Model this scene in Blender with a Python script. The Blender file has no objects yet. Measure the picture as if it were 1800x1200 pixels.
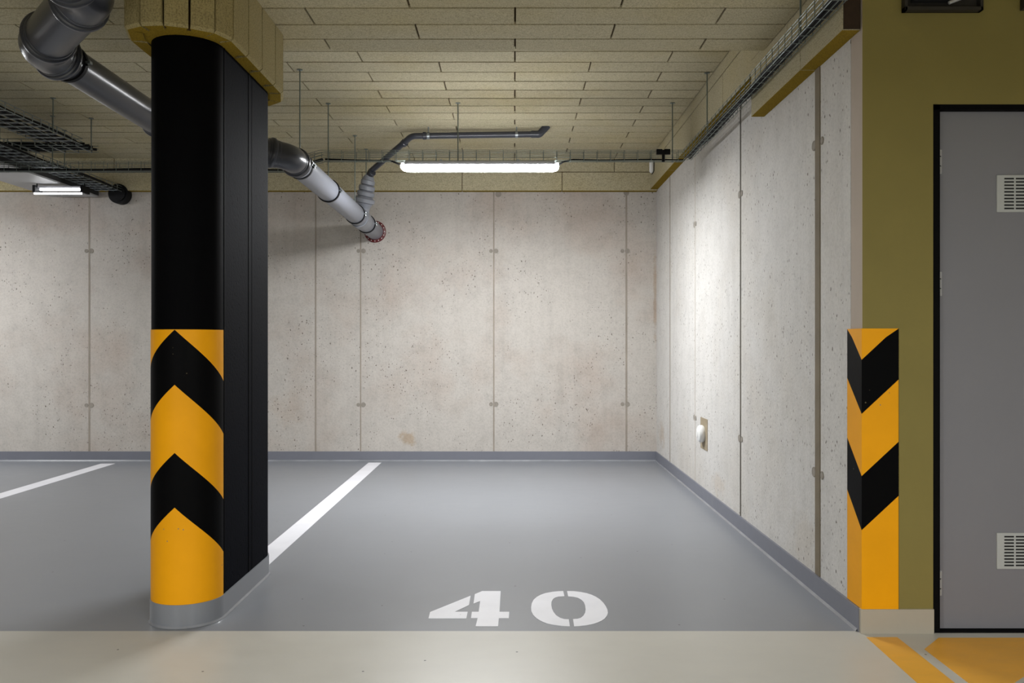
import bpy, bmesh, math, random
from mathutils import Vector, Matrix
random.seed(7)
PI = math.pi
scene = bpy.context.scene
COL = scene.collection

# ------------------------------------------------------------------ camera
H = 1.2                      # lens height
F = 1500.0                   # focal length in pixels of the 1800 px frame
CX, CY = 904.0, 601.0        # vanishing point of the depth lines
cam_d = bpy.data.cameras.new('camera')
cam_d.sensor_fit = 'HORIZONTAL'; cam_d.sensor_width = 36.0; cam_d.lens = 36.0 * F / 1800.0
cam_d.shift_x = -(CX - 900) / 1800.0; cam_d.shift_y = (CY - 600) / 1800.0
cam_d.clip_start = 0.05; cam_d.clip_end = 100
cam = bpy.data.objects.new('camera', cam_d); COL.objects.link(cam)
cam.location = (0, 0, H); cam.rotation_euler = (PI / 2, 0, 0)
scene.camera = cam

# ------------------------------------------------------------------ world and exposure
w = bpy.data.worlds.new('world'); scene.world = w; w.use_nodes = True
w.node_tree.nodes['Background'].inputs[0].default_value = (0.5, 0.52, 0.55, 1)
w.node_tree.nodes['Background'].inputs[1].default_value = 0.02
scene.view_settings.view_transform = 'Standard'
scene.view_settings.look = 'None'
scene.view_settings.gamma = 1.0
scene.view_settings.use_curve_mapping = False
scene.view_settings.exposure = 0.74
BAY_LAMP = 52.0             # watts of the tube luminaire over the bay
LEFT_LAMP = 34.0
AISLE_LAMP = 96.0
DIFFUSER = 49.0               # glow of the diffuser bodies themselves
def lamp_light(name, loc, sx, sy, power, parent=None):
    """the downward light of a luminaire, as large as its diffuser and just under it"""
    d = bpy.data.lights.new(name, 'AREA'); d.shape = 'RECTANGLE'; d.size = sx; d.size_y = sy
    d.energy = power; d.color = (0.965, 0.985, 1.0)
    o = bpy.data.objects.new(name, d); COL.objects.link(o); o.location = loc
    if parent: o.parent = parent
    return o

# ------------------------------------------------------------------ helpers
def at(px, py, Y):
    return Vector(((px - CX) * Y / F, Y, H - (py - CY) * Y / F))
def floor_at(px, py):
    Y = F * H / (py - CY)
    return ((px - CX) * Y / F, Y)

class MB:
    """collects polygons; build() links them as one mesh object"""
    def __init__(s): s.v = []; s.f = []; s.m = []; s.tone = []
    def add(s, vs, fs, m=0, tone=0.5):
        b = len(s.v); s.v += [tuple(x) for x in vs]
        s.f += [tuple(b + i for i in f) for f in fs]; s.m += [m] * len(fs); s.tone += [tone] * len(fs)
    def box(s, x0, x1, y0, y1, z0, z1, m=0, tone=0.5, mb=None):
        vs = [(x0,y0,z0),(x1,y0,z0),(x1,y1,z0),(x0,y1,z0),(x0,y0,z1),(x1,y0,z1),(x1,y1,z1),(x0,y1,z1)]
        s.add(vs, [(4,5,6,7),(0,1,5,4),(1,2,6,5),(2,3,7,6),(3,0,4,7)], m, tone)
        s.add(vs, [(3,2,1,0)], m if mb is None else mb, tone)
    def prism(s, pts, z0, z1, m=0, mb=None, tone=0.5):
        n = len(pts)
        A = sum(pts[i][0]*pts[(i+1)%n][1] - pts[(i+1)%n][0]*pts[i][1] for i in range(n))
        if A < 0: pts = pts[::-1]
        vs = [(p[0],p[1],z0) for p in pts] + [(p[0],p[1],z1) for p in pts]
        s.add(vs, [tuple(range(n,2*n))] + [(i,(i+1)%n,n+(i+1)%n,n+i) for i in range(n)], m, tone)
        s.add(vs, [tuple(range(n-1,-1,-1))], m if mb is None else mb, tone)
    def sweep(s, path, prof, m=0, cap=True, up=None):
        """prof: radius, list of radii per path point, or function(i)->radius ; circular section"""
        path = [Vector(p) for p in path]; n = len(path); N = s.seg
        T = []
        for i in range(n):
            a = path[max(0,i-1)]; b = path[min(n-1,i+1)]
            d = (b - a)
            T.append(d.normalized() if d.length > 1e-9 else (T[-1] if T else Vector((0,0,1))))
        ref = Vector((0,0,1)) if abs(T[0].z) < 0.9 else Vector((1,0,0))
        u = T[0].cross(ref).normalized(); vs = []
        for i in range(n):
            u = (u - T[i]*u.dot(T[i])).normalized(); v = T[i].cross(u)
            r = prof[i] if isinstance(prof, (list, tuple)) else prof
            for k in range(N):
                a = 2*PI*k/N
                vs.append(path[i] + u*math.cos(a)*r + v*math.sin(a)*r)
        fs = [(i*N+k, i*N+(k+1)%N, (i+1)*N+(k+1)%N, (i+1)*N+k) for i in range(n-1) for k in range(N)]
        if cap: fs += [tuple(range(N-1,-1,-1)), tuple(range((n-1)*N, n*N))]
        s.add(vs, fs, m)
    seg = 32
    def tube(s, path, r, m=0, seg=8, cap=True):
        s.seg = seg; s.sweep(path, r, m, cap)
    def lathe(s, o, d, prof, m=0, seg=32):
        """prof: (distance along axis, radius)"""
        o = Vector(o); d = Vector(d).normalized(); s.seg = seg
        T = d; ref = Vector((0,0,1)) if abs(T.z) < 0.9 else Vector((1,0,0))
        u = T.cross(ref).normalized(); v = T.cross(u); vs = []
        for t, r in prof:
            for k in range(seg):
                a = 2*PI*k/seg; vs.append(o + d*t + u*math.cos(a)*r + v*math.sin(a)*r)
        n = len(prof)
        fs = [(i*seg+k, i*seg+(k+1)%seg, (i+1)*seg+(k+1)%seg, (i+1)*seg+k) for i in range(n-1) for k in range(seg)]
        if prof[0][1] > 1e-6: fs.append(tuple(range(seg-1,-1,-1)))
        if prof[-1][1] > 1e-6: fs.append(tuple(range((n-1)*seg, n*seg)))
        s.add(vs, fs, m)
    def build(s, name, mats, parent=None, bevel=0, smooth=None):
        me = bpy.data.meshes.new(name)
        org = parent_origin(parent)
        me.from_pydata([tuple(Vector(v) - org) for v in s.v], [], s.f)
        for mt in (mats if isinstance(mats, (list, tuple)) else [mats]): me.materials.append(mt)
        me.polygons.foreach_set('material_index', s.m)
        at_ = me.attributes.new('tone', 'FLOAT', 'FACE'); at_.data.foreach_set('value', s.tone)
        bm = bmesh.new(); bm.from_mesh(me)
        if smooth != 'raw': bmesh.ops.recalc_face_normals(bm, faces=bm.faces)
        bm.to_mesh(me); bm.free()
        if smooth:
            me.polygons.foreach_set('use_smooth', [True]*len(me.polygons))
            me.set_sharp_from_angle(angle=math.radians(38))
        me.update()
        o = bpy.data.objects.new(name, me); COL.objects.link(o)
        if parent: o.parent = parent
        if bevel:
            b = o.modifiers.new('bevel', 'BEVEL'); b.width = bevel; b.segments = 2; b.limit_method = 'ANGLE'
        return o
def parent_origin(p):
    v = Vector((0,0,0))
    while p: v += p.location; p = p.parent
    return v
def tag(o, label=None, cat=None, group=None, kind=None):
    if label: o['label'] = label
    if cat: o['category'] = cat
    if group: o['group'] = group
    if kind: o['kind'] = kind
    return o
def empty(name, loc, label, cat, group=None):
    o = bpy.data.objects.new(name, None); COL.objects.link(o); o.location = loc; o.empty_display_size = 0.1
    return tag(o, label, cat, group)
def centred(o):
    """put the origin of a one-mesh thing at the middle of its base"""
    vs = [v.co.copy() for v in o.data.vertices]
    c = Vector(((min(v.x for v in vs)+max(v.x for v in vs))/2, (min(v.y for v in vs)+max(v.y for v in vs))/2, min(v.z for v in vs)))
    o.data.transform(Matrix.Translation(-c)); o.location = c
    return o
def struct(o): return tag(o, kind='structure')
def round_path(pts, r, n=8):
    pts = [Vector(p) for p in pts]; out = [pts[0]]
    rs = r if isinstance(r, (list, tuple)) else [r]*(len(pts)-2)
    for i in range(1, len(pts)-1):
        a = (pts[i-1]-pts[i]).normalized(); b = (pts[i+1]-pts[i]).normalized()
        ang = a.angle(b); t = min(rs[i-1]/math.tan(ang/2), (pts[i-1]-pts[i]).length*.49, (pts[i+1]-pts[i]).length*.49)
        p0 = pts[i]+a*t; p1 = pts[i]+b*t
        for k in range(n+1):
            s = k/n; out.append(p0*(1-s)**2 + pts[i]*2*s*(1-s) + p1*s*s)
    out.append(pts[-1]); return out

# ------------------------------------------------------------------ materials
def srgb(r, g, b):
    f = lambda c: ((c/255+0.055)/1.055)**2.4 if c/255 > 0.04045 else c/255/12.92
    return (f(r), f(g), f(b), 1)
class NT:
    def __init__(s, name):
        s.mat = bpy.data.materials.new(name); s.mat.use_nodes = True; s.t = s.mat.node_tree
        s.bsdf = s.t.nodes['Principled BSDF']
    def n(s, typ, **kw):
        nd = s.t.nodes.new(typ)
        for k, v in kw.items():
            if k in nd.inputs: nd.inputs[k].default_value = v
            else: setattr(nd, k, v)
        return nd
    def l(s, a, b): s.t.links.new(a, b)
    def coords(s, scale=(1,1,1)):
        tc = s.n('ShaderNodeTexCoord'); mp = s.n('ShaderNodeMapping'); mp.inputs['Scale'].default_value = scale
        s.l(tc.outputs['Object'], mp.inputs['Vector']); return mp.outputs['Vector']
    def noise(s, vec, scale, detail=4, rough=0.55):
        nd = s.n('ShaderNodeTexNoise'); nd.inputs['Scale'].default_value = scale
        nd.inputs['Detail'].default_value = detail; nd.inputs['Roughness'].default_value = rough
        s.l(vec, nd.inputs['Vector']); return nd.outputs['Fac']
    def ramp(s, fac, stops):
        nd = s.n('ShaderNodeValToRGB'); e = nd.color_ramp.elements
        while len(e) > 1: e.remove(e[-1])
        e[0].position = stops[0][0]; e[0].color = stops[0][1]
        for p, c in stops[1:]:
            x = e.new(p); x.color = c
        s.l(fac, nd.inputs['Fac']); return nd.outputs['Color']
    def mix(s, fac, a, b, mode='MIX'):
        nd = s.n('ShaderNodeMix'); nd.data_type = 'RGBA'; nd.blend_type = mode
        for sock, v in ((nd.inputs['Factor'], fac), (nd.inputs['A'] if False else nd.inputs[6], a), (nd.inputs[7], b)):
            if hasattr(v, 'is_linked') or hasattr(v, 'links'): s.l(v, sock)
            else: sock.default_value = v
        return nd.outputs[2]
    def bump(s, h, strength=0.3, dist=0.005):
        nd = s.n('ShaderNodeBump'); nd.inputs['Strength'].default_value = strength; nd.inputs['Distance'].default_value = dist
        s.l(h, nd.inputs['Height']); s.l(nd.outputs['Normal'], s.bsdf.inputs['Normal'])
    def out(s, color=None, rough=0.6, metal=0, spec=0.5):
        b = s.bsdf
        if color is not None:
            if hasattr(color, 'links'): s.l(color, b.inputs['Base Color'])
            else: b.inputs['Base Color'].default_value = color
        if hasattr(rough, 'links'): s.l(rough, b.inputs['Roughness'])
        else: b.inputs['Roughness'].default_value = rough
        b.inputs['Metallic'].default_value = metal; b.inputs['Specular IOR Level'].default_value = spec
        return s.mat
G = lambda v: (v, v, v, 1)

def plain(name, col, rough=0.5, metal=0, spec=0.5, var=0.06, scale=8, bump=0.0, bscale=120):
    t = NT(name); v = t.coords(); n = t.noise(v, scale)
    c = t.mix(1.0, t.ramp(n, [(0.25, G(1-var)), (0.75, G(1.0))]), col, 'MULTIPLY')
    if bump: t.bump(t.noise(v, bscale, 2), bump, 0.002)
    return t.out(c, rough, metal, spec)

def concrete(name, base, warm, flat=(1,0,1), pits=1.0, stains=(), dens=0.0):
    """cast concrete; flat drops the axis across the face so that the blow holes lie in its plane"""
    t = NT(name); v = t.coords()
    fv = lambda k, z=1.0: t.coords((flat[0]*k, flat[1]*k, k*z))
    big = t.noise(v, 1.1, 5, 0.6)
    c = t.ramp(big, [(0.30, warm), (0.52, base), (0.8, tuple(min(1, x*1.05) for x in base[:3])+(1,))])
    streak = t.noise(t.coords((6, 6, 0.35)), 2.2, 4, 0.6)                # rain-like streaks of the shuttering
    c = t.mix(1.0, c, t.ramp(streak, [(0.25, G(0.92)), (0.5, G(0.99)), (0.75, G(1.0))]), 'MULTIPLY')
    mott = t.noise(v, 7, 5, 0.7)
    c = t.mix(1.0, c, t.ramp(mott, [(0.3, G(0.90)), (0.55, G(1.0))]), 'MULTIPLY')
    fine = t.noise(v, 60, 3, 0.7)
    c = t.mix(1.0, c, t.ramp(fine, [(0.3, G(0.86)), (0.55, G(1.0))]), 'MULTIPLY')
    for (sx, sy, sz), (rx, ry, rz), colr, amt in stains:
        mp = t.n('ShaderNodeMapping'); mp.vector_type = 'POINT'
        mp.inputs['Location'].default_value = (-sx/rx, -sy/ry, -sz/rz); mp.inputs['Scale'].default_value = (1/rx, 1/ry, 1/rz)
        t.l(v, mp.inputs['Vector']); ln = t.n('ShaderNodeVectorMath', operation='LENGTH'); t.l(mp.outputs[0], ln.inputs[0])
        sub = t.n('ShaderNodeMath', operation='MULTIPLY_ADD'); t.l(t.noise(v, 9, 5, 0.7), sub.inputs[0]); sub.inputs[1].default_value = 1.2
        t.l(ln.outputs['Value'], sub.inputs[2])
        c = t.mix(t.ramp(sub.outputs[0], [(0.75, G(amt)), (1.5, G(0))]), c, t.mix(1.0, c, colr, 'MULTIPLY'))
    pitmask = t.noise(v, 1.9, 4, 0.6); tot = None
    for sc, th, lo, kp in ((11, 0.055, 0.42, 0.62), (24, 0.12, 0.45, 0.52), (45, 0.15, 0.46, 0.45)):
        jt = t.n('ShaderNodeTexNoise'); jt.inputs['Scale'].default_value = 60; t.l(fv(1), jt.inputs['Vector'])
        cen_ = t.n('ShaderNodeVectorMath', operation='MULTIPLY_ADD'); t.l(jt.outputs['Color'], cen_.inputs[0])
        j = 0.014; cen_.inputs[1].default_value = (j*flat[0], j*flat[1], j); t.l(fv(1, 0.72), cen_.inputs[2])
        wv = t.n('ShaderNodeTexVoronoi'); wv.inputs['Scale'].default_value = sc; t.l(cen_.outputs[0], wv.inputs['Vector'])
        pit = t.ramp(wv.outputs['Distance'], [(th*0.7, G(1)), (th*1.4, G(0))])
        sep = t.n('ShaderNodeSeparateColor'); t.l(wv.outputs['Color'], sep.inputs[0])
        keep = t.ramp(sep.outputs[0], [(kp, G(0)), (kp + .02, G(1))])
        mask = t.ramp(pitmask, [(lo - dens, G(0)), (lo - dens + 0.12, G(1))])
        p = t.mix(1.0, t.mix(1.0, pit, keep, 'MULTIPLY'), mask, 'MULTIPLY')
        tot = p if tot is None else t.mix(1.0, tot, p, 'LIGHTEN')
    c = t.mix(t.mix(1.0, tot, G(pits), 'MULTIPLY'), c, t.mix(1.0, c, (0.30, 0.27, 0.24, 1), 'MULTIPLY'))
    t.bump(t.mix(0.9, fine, tot, 'SUBTRACT'), 0.35, 0.004)
    return t.out(c, 0.75, 0, 0.25)

def insulation(name, col, dark, stretch=(1,4,4), var=1.0):
    t = NT(name); v = t.coords(stretch); v1 = t.coords()
    a = t.noise(v, 30, 5, 0.75); b = t.noise(v1, 150, 2, 0.6); big = t.noise(v1, 1.6, 3)
    c = t.ramp(a, [(0.25, dark), (0.45, col), (0.75, tuple(min(1,x*1.13) for x in col[:3])+(1,))])
    c = t.mix(1.0, c, t.ramp(b, [(0.32, G(0.66)), (0.58, G(1.04))]), 'MULTIPLY')
    c = t.mix(t.ramp(big, [(0.45, G(0)), (0.75, G(0.55))]), c, t.mix(1.0, c, (0.98, 0.92, 0.72, 1), 'MULTIPLY'))
    an = t.n('ShaderNodeAttribute', attribute_name='tone')
    c = t.mix(1.0, c, t.ramp(an.outputs['Fac'], [(0, G(0.93)), (1, G(1.0))]), 'MULTIPLY')
    t.bump(t.mix(0.5, a, b), 0.5, 0.004)
    return t.out(c, 0.95, 0, 0.1)

def floor_paint(name, col, rough, var=0.08, specks=True, coat=0.0):
    t = NT(name); v = t.coords()
    cloud = t.noise(v, 0.8, 5, 0.6); sm = t.noise(t.coords((1, 2.2, 1)), 6, 4, 0.65)
    c = t.mix(1.0, t.ramp(cloud, [(0.3, G(1-var)), (0.7, G(1.0))]), col, 'MULTIPLY')
    c = t.mix(1.0, c, t.ramp(sm, [(0.3, G(1-var*0.5)), (0.6, G(1.0))]), 'MULTIPLY')
    if specks:
        vo = t.n('ShaderNodeTexVoronoi'); vo.voronoi_dimensions = '2D'; vo.inputs['Scale'].default_value = 1.6; t.l(v, vo.inputs['Vector'])
        lt = t.n('ShaderNodeMath', operation='LESS_THAN'); t.l(vo.outputs['Distance'], lt.inputs[0]); lt.inputs[1].default_value = 0.007
        c = t.mix(lt.outputs[0], c, (0.06, 0.055, 0.05, 1))
    r = t.n('ShaderNodeMapRange'); r.inputs['To Min'].default_value = max(0.28, rough*0.85); r.inputs['To Max'].default_value = rough*1.35
    t.l(sm, r.inputs['Value'])
    t.bump(t.noise(v, 5, 2, 0.5), 0.03, 0.004)
    return t.out(c, r.outputs['Result'], 0, 0.5)

def lamp_mat(name, strength, col=(0.975, 0.985, 1.0, 1)):
    t = NT(name); t.out((0.8,0.8,0.8,1), 0.4)
    t.bsdf.inputs['Emission Color'].default_value = col; t.bsdf.inputs['Emission Strength'].default_value = strength
    return t.mat

def worn_paint(name, col, rough=0.45, chip=(0.30,0.22,0.12,1), spec=0.4):
    t = NT(name); v = t.coords()
    c = t.mix(1.0, t.ramp(t.noise(v, 5, 4), [(0.3, G(0.92)), (0.7, G(1))]), col, 'MULTIPLY')
    vo = t.n('ShaderNodeTexVoronoi'); vo.inputs['Scale'].default_value = 24; t.l(v, vo.inputs['Vector'])
    m = t.mix(1.0, t.ramp(vo.outputs['Distance'], [(0.05, G(1)), (0.1, G(0))]), t.ramp(t.noise(v, 4, 2), [(0.52, G(0)), (0.6, G(0.8))]), 'MULTIPLY')
    c = t.mix(m, c, chip); t.bump(t.noise(v, 90, 2), 0.12, 0.002)
    return t.out(c, rough, 0, spec)

M = {}
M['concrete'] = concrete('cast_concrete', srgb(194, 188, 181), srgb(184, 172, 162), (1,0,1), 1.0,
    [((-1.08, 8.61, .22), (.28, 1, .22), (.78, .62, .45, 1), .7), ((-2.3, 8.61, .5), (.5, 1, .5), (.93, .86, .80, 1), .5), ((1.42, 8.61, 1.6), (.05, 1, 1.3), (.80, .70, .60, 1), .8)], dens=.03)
M['concrete_r'] = concrete('cast_concrete_side', srgb(208, 205, 201), srgb(203, 198, 191), (0,1,1), 1.0,
    [((1.435, 8.3, .3), (1, .5, .35), (.86, .76, .66, 1), .7), ((1.435, 6.0, .2), (1, .6, .22), (.9, .82, .74, 1), .6), ((1.435, 4.2, .2), (1, .5, .5), (.92, .87, .80, 1), .5)], dens=.07)
M['joint'] = plain('formwork_joint', srgb(166, 156, 144), 0.9, var=0.32, scale=5)
M['joint_dark'] = plain('formwork_joint_dark', srgb(112, 106, 97), 0.9, var=0.4, scale=6)
M['groove'] = plain('filled_groove', srgb(130, 118, 98), 0.9, var=0.3, scale=9, bump=0.4)
M['tie'] = plain('tie_hole_mortar', srgb(156, 149, 139), 0.9, var=0.2, scale=40)
M['tie_fill'] = plain('tie_hole_fill', srgb(206, 199, 190), 0.9, var=0.10, scale=60)
M['wool'] = insulation('wool_board', srgb(187, 178, 150), srgb(156, 146, 118))
M['wool_y'] = insulation('wool_board_side', srgb(187, 178, 150), srgb(156, 146, 118), (4,1,4))
M['wool_v'] = insulation('wool_board_upright', srgb(160, 147, 106), srgb(120, 106, 68), (5,5,1))
M['wool_edge'] = insulation('wool_board_cut_edge', srgb(138, 114, 34), srgb(98, 80, 22))
M['wool_gap'] = plain('board_gap', srgb(78, 60, 32), 0.95)
M['wool_dark'] = plain('board_end_dark', srgb(58, 42, 26), 0.95, var=0.3, scale=40, bump=0.5)
M['bay'] = floor_paint('bay_floor_grey', srgb(133, 136, 142), 0.27)
M['aisle'] = floor_paint('aisle_floor_light', srgb(194, 191, 182), 0.34)
M['skirt'] = floor_paint('skirting_grey', srgb(122, 124, 134), 0.38, specks=False)
M['skirt_l'] = floor_paint('skirting_light', srgb(180, 172, 156), 0.45, specks=False)
M['sealant'] = plain('sealant', srgb(150, 152, 158), 0.25, var=0.35, scale=5)
M['olive'] = plain('olive_wall_paint', srgb(136, 124, 66), 0.8, var=0.10, scale=3, bump=0.15)
M['plaster'] = plain('bare_plaster', srgb(186, 172, 158), 0.85, var=0.08)
M['white_wall'] = plain('plain_wall', srgb(150, 148, 142), 0.85)
M['white_line'] = worn_paint('white_road_paint', srgb(232, 232, 238), 0.45, chip=(0.35,0.35,0.36,1))
M['yellow_floor'] = floor_paint('yellow_floor_paint', srgb(242, 178, 62), 0.4, var=0.16)
M['yellow'] = worn_paint('yellow_hazard_paint', srgb(248, 170, 4), 0.5, spec=0.2)
M['hblack'] = worn_paint('black_hazard_paint', srgb(7, 7, 8), 0.5, chip=(0.20,0.16,0.10,1), spec=0.05)
M['black_conc'] = concrete('black_painted_concrete', srgb(9, 11, 19), srgb(7, 8, 15), (0,1,1), 1.0, dens=.06)
M['black_conc'].node_tree.nodes['Principled BSDF'].inputs['Specular IOR Level'].default_value = 0.04
M['black_smooth'] = plain('black_smooth_paint', srgb(5, 5, 7), 0.7, spec=0.05, var=0.2, bump=0.1, bscale=40)
M['pipe_dark'] = plain('dark_grey_plastic', srgb(48, 50, 57), 0.28, var=0.05)
M['pipe_grey'] = plain('grey_plastic', srgb(130, 133, 141), 0.3, var=0.05)
M['pipe_light'] = plain('light_grey_plastic', srgb(120, 123, 132), 0.32, var=0.05)
M['rubber'] = plain('black_rubber', srgb(14, 14, 17), 0.6, spec=0.2)
M['zinc'] = plain('zinc_plated_steel', srgb(150, 156, 158), 0.35, metal=0.85, var=0.15, scale=60)
M['zinc_g'] = plain('galvanised_wire', srgb(124, 134, 130), 0.4, metal=0.6, var=0.1, scale=60)
M['cable'] = plain('black_cable', srgb(12, 12, 14), 0.6, spec=0.2)
M['lamp_grey'] = plain('luminaire_housing', srgb(150, 150, 155), 0.45)
M['lamp_on'] = lamp_mat('luminaire_diffuser', DIFFUSER)
M['lamp_duct'] = lamp_mat('luminaire_diffuser_small', 7.0)
M['lamp_low'] = lamp_mat('luminaire_diffuser_dim', 2.0)
M['red'] = plain('red_collar', srgb(92, 12, 17), 0.4)
M['white_pl'] = plain('white_plastic', srgb(232, 232, 230), 0.35, var=0.02)
M['door'] = plain('grey_door_paint', srgb(128, 127, 132), 0.55, var=0.04, scale=3, bump=0.05)
M['frame'] = plain('black_door_frame', srgb(6, 6, 7), 0.7, spec=0.1)
M['hinge'] = plain('brushed_steel', srgb(190, 190, 190), 0.4, metal=0.3)
M['grille'] = plain('silver_grille', srgb(188, 190, 188), 0.45, metal=0.1)
M['slot'] = plain('dark_slot', srgb(16, 16, 17), 0.8)
M['duct'] = plain('galvanised_duct', srgb(176, 176, 176), 0.5, metal=0.15, var=0.08)
M['duct_side'] = plain('black_duct_lagging', srgb(38, 37, 34), 0.8, var=0.2)
M['patch'] = plain('mortar_patch', srgb(160, 146, 122), 0.9, var=0.25, scale=25, bump=0.3)
M['fixture_dark'] = plain('dark_metal_box', srgb(46, 42, 36), 0.6, var=0.3, scale=30)

# ------------------------------------------------------------------ key planes
W = 1.435                    # concrete side wall of the bay
YB = 8.61                    # back wall
YF = 3.545                   # colour change bay / aisle
ZC = 3.036                   # ceiling boards over the bays
ZD = 2.785                   # boards under the downstand beam
YD0, YD1 = 3.42, 4.65
YW = 3.52                    # face of the olive wall
XB = 1.36                    # inner face of the side boards
XL, XR, YN = -9.5, 4.4, -5.0

# ------------------------------------------------------------------ floor and shell
m = MB()
m.box(XL, W + 0.02, YF, YB + 0.1, -0.2, 0, 0)
m.box(XL, XR, YN, YF, -0.2, 0, 1)
m.box(W + 0.02, XR, YF, YF + 0.5, -0.2, 0, 1)
struct(m.build('floor', [M['bay'], M['aisle']]))

# back wall with formwork joints and tie holes
m = MB(); m.box(XL, W + 0.2, YB, YB + 0.2, -0.1, 3.3, 0)
sb = F / YB
def ring(mb, c, axis, r, m_ring, m_fill):
    c = Vector(c); ax = Vector(axis)
    mb.lathe(c, ax, [(0, r), (0.0035, r), (0.0045, r*0.93), (0.003, r*0.80)], m_ring, 20)
    mb.lathe(c, ax, [(0, r*0.80), (0.0022, r*0.79)], m_fill, 20)
for px, wd, mt in ((157, .016, 1), (555, .014, 1), (634, .013, 1), (868, .015, 1), (1101, .018, 1), (-76, .015, 1), (-310, .015, 1)):
    x = (px - CX)/sb; m.box(x - wd/2, x + wd/2, YB - 0.0025, YB + 0.01, 0.10, 2.75, mt)
for px, pys in ((157, (441, 712)), (635, (441, 711)), (868, (441, 710)), (1099, (441, 710)), (-76, (441, 711))):
    for py in pys:
        for dx, r in ((-0.028, 0.019), (0.022, 0.024)):
            p = at(px, py, YB); ring(m, (p.x + dx, YB, p.z), (0,-1,0), r, 3, 4)
p = at(876, 341, YB); ring(m, (p.x, YB, p.z), (0,-1,0), 0.03, 3, 4)
p = at(1101, 339, YB); ring(m, (p.x, YB, p.z), (0,-1,0), 0.028, 3, 4)
struct(m.build('wall_back', [M['concrete'], M['joint'], M['joint_dark'], M['tie'], M['tie_fill']]))

# right wall of the bay
YS = 3.64
m = MB(); m.box(W, W + 0.25, YS, YB + 0.1, -0.1, 3.3, 0)
def wy(px): return F*W/(px - CX)
for px, wd, mt in ((1178, .02, 1), (1222, .012, 2), (1302, .020, 3), (1438, .062, 5)):
    y = wy(px); m.box(W - (0.003 if mt != 5 else 0.004), W + 0.01, y - wd/2, y + wd/2, 0.10, 2.95, mt)
for px, pys in ((1222, (394, 734)), (1302, (341, 771)), (1438, (252, 832))):
    for py in pys:
        y = wy(px); z = H - (py - CY)*y/F
        for dy, r in ((-0.03 if px != 1438 else -0.055, 0.019), (0.024 if px != 1438 else 0.05, 0.024)):
            ring(m, (W, y + dy, z), (-1,0,0), r, 4, 2)
struct(m.build('wall_right', [M['concrete_r'], M['joint'], M['tie_fill'], M['joint_dark'], M['tie'], M['groove']]))

# olive wall across the aisle end, with the door opening; its bare return faces the bay
DX0, DX1, DZ1 = 1.728, 2.75, 2.181
m = MB()
for x0, x1, z0, z1 in ((W + 0.001, DX0, 0, 3.3), (DX0, DX1, DZ1, 3.3), (DX1, XR, 0, 3.3)):
    b0 = len(m.f)
    m.box(x0, x1, YW, YW + 0.118, z0, z1, 0)
    if x0 < 1.5: m.m[b0 + 4] = 1; m.m[b0 + 3] = 0
struct(m.build('wall_front', [M['olive'], M['plaster']]))
m = MB(); m.box(XR, XR + 0.1, YN, YW + 0.4, 0, 3.3); m.box(XR - 1.6 + 0.2, XR, YW + 0.5, YW + 0.6, 0, 3.3)
struct(m.build('wall_aisle_side', M['white_wall']))
m = MB(); m.box(XL - 0.1, XL, YN, YB + 0.2, 0, 3.3); struct(m.build('wall_left', M['concrete']))
m = MB(); m.box(XL, XR, YN - 0.1, YN, 0, 3.3); struct(m.build('wall_rear', M['white_wall']))

# skirtings
m = MB(); m.box(XL, W, YB - 0.012, YB, 0, 0.098, 0)
m.add([(XL, YB-0.022, 0.0005), (W-0.012, YB-0.022, 0.0005), (W-0.012, YB-0.012, 0.014), (XL, YB-0.012, 0.014)], [(0,1,2,3)], 1)
struct(m.build('baseboard_back', [M['skirt'], M['sealant']]))
m = MB(); m.box(W - 0.012, W, YW + 0.012, YB - 0.012, 0, 0.098, 0)
m.add([(W-0.020, YW+0.02, 0.0005), (W-0.012, YW+0.02, 0.012), (W-0.012, YB-0.02, 0.012), (W-0.020, YB-0.02, 0.0005)], [(0,1,2,3)], 1)
struct(m.build('baseboard_right', [M['skirt'], M['sealant']]))
m = MB(); m.box(W - 0.008, DX0, YW - 0.008, YW + 0.012, 0, 0.10, 0); m.box(DX1, XR, YW - 0.008, YW, 0, 0.10, 0)
struct(m.build('baseboard_front', M['skirt_l']))

# ------------------------------------------------------------------ ceiling boards
def planks(mb, x0, x1, lines, z, th, first, gap=0.010):
    """rows between successive lines; joints at whole or half metres in turn"""
    for i in range(len(lines)-1):
        y0, y1 = lines[i] + gap*.8, lines[i+1] - gap*.8
        off = 0.004 if (first + i) % 2 == 0 else 0.504
        k = math.floor(x0 - off); a = x0
        while a < x1:
            b = off + k + 1; k += 1
            if b - a < 0.02: continue
            b = min(b, x1)
            wob = random.uniform(-.0012, .0012)
            mb.box(a + gap/2, b - gap/2, y0, y1, z + wob, z + th, 0, random.random(), 0)
            a = b
m = MB()
rear = [5.60 - 0.2076*k for k in range(5, 0, -1)] + [5.60 + 0.2076*k for k in range(0, 15)]
rear = [y for y in rear if y > 4.7]; rear[-1] = 8.53
rows_r = rear
planks(m, -8.0, XB, rows_r, ZC, 0.05, 1 if True else 0)
front = [3.435, 3.635, 3.845, 4.052, 4.262, 4.467, 4.65]
planks(m, -8.0, XB, front, ZD, 0.05, 1)
m.box(XL, W + .3, 4.66, YB + .1, ZC + 0.018, ZC + 0.3, 1)         # slab above the gaps
m.box(XL, W, YD0 + 0.05, YD1 - 0.02, ZD + 0.018, ZC + 0.3, 1)       # downstand core
for k in range(-8, 2):                                            # boards on the far side of the downstand
    for z0, z1 in ((ZD + 0.006, ZD + 0.12), (ZD + 0.125, ZC)):
        a, b = k + 0.004, min(k + 0.996, XB); m.box(a, b, YD1 - 0.02, YD1, z0, z1, 0, random.random())
m.box(XL, XR, YN, YD0 - 0.03, ZC, ZC + 0.3, 2)                       # aisle ceiling
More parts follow.
